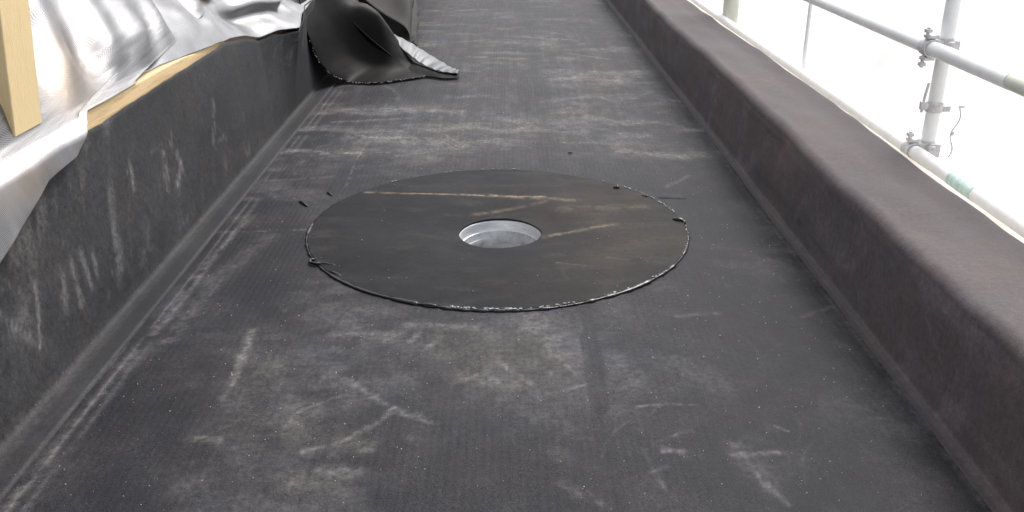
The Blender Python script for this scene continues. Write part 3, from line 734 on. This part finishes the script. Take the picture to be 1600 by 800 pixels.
# far sheet: comes out from under the near one and covers the plate up to the loose membrane
P = np.zeros((70, 130, 3))
for j in range(70):
    for i in range(130):
        v = j / 69; y = 2.5 + 4.2 * i / 129
        z0_ = float(np.interp(y, [2.5, 3.0, 3.7, 3.85, 4.0, 4.2, 4.41, 4.6, 4.8, 5.1, 6.7], [.560, .560, .536, .527, .522, .500, .457, .462, .442, .47, .55]))
        x0_ = float(np.interp(y, [2.5, 3.2, 3.7, 3.95, 4.2, 4.41, 4.65, 4.8, 5.1, 6.7], [-1.25, -1.235, -1.205, -1.198, -1.185, -1.178, -1.12, -1.07, -1.12, -1.2]))
        w = v ** 1.3 * .95
        x = x0_ - .58 * w - .05 * w * w; z = z0_ + .78 * w + .008
        a = min(1, w / .1)
        f = (float(fbm(np.array([y * 3.2]), np.array([w * 3.5]), 314, 3)[0]) - .5) * .10 + .02 * math.sin(w * 30 + y * 2) * sstep(4.0, 4.6, y)
        sag = -.05 * math.exp(-((w - .10) / .05) ** 2) * float(sstep(3.9, 4.6, y))
        x += a * (f * .7 + sag) - .03 * min(1, w / .08) * float((1 - sstep(4.2, 4.8, y)) * (1 - sstep(3.2, 3.6, y) * (1 - sstep(3.9, 4.0, y)))); z += a * f * .4
        z += .006 * (n1(y, 12, 316)) * (1 - a); x += .006 * n1(y, 15, 317) * (1 - a)
        P[j, i] = (x, y, z)
foil('foil_sheet', P, 'crumpled white-silver foil sheet between the near foil edge and the loose membrane')

# ------------------------------------------------------------ timber posts
def post(base, top, sx, sy, label):
    bm = bmesh.new(); b, t = Vector(base), Vector(top)
    vs = []
    for c in (b, t):
        for dx, dy in ((0, 0), (-sx, 0), (-sx, sy), (0, sy)): vs.append(bm.verts.new((c.x + dx - b.x, c.y + dy - b.y, c.z - b.z)))
    for f in ((3, 2, 1, 0), (4, 5, 6, 7), (0, 1, 5, 4), (1, 2, 6, 5), (2, 3, 7, 6), (3, 0, 4, 7)): bm.faces.new([vs[q] for q in f])
    bmesh.ops.recalc_face_normals(bm, faces=bm.faces[:])
    bmesh.ops.bevel(bm, geom=bm.edges[:], offset=.003, segments=2, affect='EDGES', profile=.5)
    o = link('timber_post', bm_mesh(bm, 'post'), M['wood_y']); o.location = b
    return prop(o, label, 'post', 'timber posts standing on the left wall')
post((-1.228, 2.216, .585), (-1.12, 2.216, 1.75), .16, .144, 'thick planed pine post at the left edge standing on the foil')
post((-1.318, 4.20, .672), (-1.26, 4.2, 1.75), .09, .12, 'far pine post end just showing above the foil crease')

# ------------------------------------------------------------ scaffold
sc = empty('scaffolding', (1.45, 3.15, 0), 'pale galvanised scaffold tubes and clamps outside the right parapet', 'scaffold')
SO = Vector((1.45, 3.15, 0))
def part(name, bm, mat, parent=None, smooth=True, label=None):
    o = link(name, bm_mesh(bm, name), mat, parent or sc, smooth)
    md = o.modifiers.new('es', 'EDGE_SPLIT'); md.split_angle = R(40)
    if label: o['label'] = label
    return o
TR = .0242
ZT, ZL, XR = .640, .277, 1.45
def tb(p, q, ro=TR, ri=.020, n=1):
    bm = bmesh.new(); hollow_tube(bm, Vector(p) - SO, Vector(q) - SO, ro, ri, 24, n); return bm
part('guard_rail', tb((XR, -.6, ZT), (XR, 2.62, ZT)), M['olive_steel'], label='near guard rail tube, olive grey')
part('guard_rail', tb((XR, 2.60, ZT), (XR, 9.2, ZT), TR + .0012), M['galv'], label='upper guard rail tube, pale galvanised')
low = part('lower_rail', tb((XR, -.6, ZL), (XR, 13.5, ZL)), M['galv'])
part('green_band', tb((XR, 2.66, ZL), (XR, 2.82, ZL), TR + .0015, TR + .0003), M['green'], low)
part('standard', tb((1.512, 3.17, -3.6), (1.512, 3.17, 2.0)), M['galv'], label='upright tube with three clamps')
part('standard', tb((1.52, 6.35, -3.6), (1.52, 6.35, 2.0), .052, .046), M['olive_steel'], label='far thick olive grey upright')
part('tie_rod', tb((1.50, 4.62, ZL), (1.50, 4.62, 1.9), .0095, .004), M['galv'])
part('transom', tb((1.40, 2.345, .225), (2.6, 2.345, .225)), M['lath'])
def coupler(c, turn=False):
    c = Vector(c) - SO
    bm = bmesh.new()
    # two saddles at right angles with flaps
    hollow_tube(bm, c + Vector((-.0, -.028, 0)), c + Vector((0, .028, 0)), .031, .0262, 20)
    hollow_tube(bm, c + Vector((.062, .02, -.028)), c + Vector((.062, .02, .028)), .031, .0262, 20)
    bm_box(bm, c + Vector((.031, .008, 0)), (.018, .05, .05), bev=.004)
    body = part('coupler', bm, M['galv_dark'])
    for dy, dz in ((-.004, .046), (.004, -.046)):
        bm = bmesh.new()
        bm_box(bm, c + Vector((-.002, dy, dz * .82)), (.042, .036, .012), bev=.003)
        tube_pts(bm, [c + Vector((-.016, dy, dz * .6)), c + Vector((-.016, dy, dz * 1.5))], .0065, 8)
        bm_box(bm, c + Vector((-.016, dy, dz * 1.25)), (.022, .022, .013), bev=.003)
        part('bolt', bm, M['galv_dark'], body)
    bm = bmesh.new()
    tube_pts(bm, [c + Vector((.05, -.02, .014)), c + Vector((.05, -.055, .014))], .0065, 8)
    bm_box(bm, c + Vector((.05, -.046, .014)), (.022, .013, .022), bev=.003)
    bm_box(bm, c + Vector((.075, -.012, .0)), (.04, .012, .05), bev=.003)
    part('bolt', bm, M['galv_dark'], body)
coupler((XR, 3.15, ZT)); coupler((XR, 3.15, ZL))
# mid clamp, only half of it, with its loose wedge
bm = bmesh.new(); c = Vector((1.512, 3.17, .43)) - SO
hollow_tube(bm, c + Vector((0, 0, -.018)), c + Vector((0, 0, .018)), .030, .0256, 20)
bm_box(bm, c + Vector((-.038, -.004, .004)), (.03, .02, .03), bev=.004); bm_box(bm, c + Vector((.038, -.006, -.006)), (.03, .024, .022), bev=.004)
mc = part('clamp', bm, M['galv_dark'])
bm = bmesh.new(); tube_pts(bm, [c + Vector((-.045, -.006, -.02)), c + Vector((-.042, -.006, .04)), c + Vector((-.036, -.006, .085))], .005, 8)
part('wedge', bm, M['galv_dark'], mc)
# twisted tie wire hanging beside the upright
bm = bmesh.new(); pts = []
for i in range(26):
    t = i / 25; pts.append(Vector((1.585 + .008 * math.sin(t * 9) - .012 * t, 3.13 + .004 * math.cos(t * 11), .435 - .18 * t)) - SO)
tube_pts(bm, pts, [.0015 + .0015 * abs(math.sin(i * 1.3)) for i in range(26)], 6)
bm_box(bm, pts[0] + Vector((.006, 0, .002)), (.02, .008, .008), bev=.002); bm_box(bm, pts[13] + Vector((.006, 0, .0)), (.008, .008, .016), bev=.002)
part('tie_wire', bm, M['galv_dark'])

# ------------------------------------------------------------ white sheeting outside the scaffold
yy = np.linspace(-3, 22, 260); zz = np.linspace(-3.58, 1.15, 60)
Yg, Zg = np.meshgrid(yy, zz)
Xg = 3.1 + .05 * np.sin(Yg * 2.5 + .6 * np.sin(Zg * 2)) + .12 * (fbm(Yg * 1.3, Zg * 1.1, 401, 4) - .5)
o = link('scaffold_sheeting', grid_mesh('sheeting', np.stack([Xg, Yg, Zg], -1)), M['sheeting'], None, True)
prop(o, 'bright white protective sheeting hanging behind the scaffold tubes', 'sheeting')

# ------------------------------------------------------------ loose grit on the floor
bm = bmesh.new()
for _ in range(1100):
    x = rnd.uniform(-1.02, .95); y = rnd.choice((rnd.uniform(1.4, 3.2), rnd.uniform(1.4, 5), rnd.uniform(1.4, 9)))
    if math.hypot(x - DC[0], y - DC[1]) < .7 and rnd.random() < .8: continue
    if math.hypot(x - HC[0], y - HC[1]) < .18: continue
    s = rnd.uniform(.0006, .0017) * (1 + (y - 1.4) * .12) * (1.8 if rnd.random() < .04 else 1)
    z = float(floor_z(np.array([x]), np.array([y]))[0]) + s * .3 + (.008 if math.hypot(x - DC[0], y - DC[1]) < .69 else 0)
    r = bmesh.ops.create_icosphere(bm, subdivisions=1, radius=s)
    for v in r['verts']: v.co = v.co * rnd.uniform(.7, 1.2) + Vector((x, y, z))
o = link('floor_grit', bm_mesh(bm, 'grit'), M['crumb']); prop(o, 'scattered pale grit on the black floor', kind='stuff')
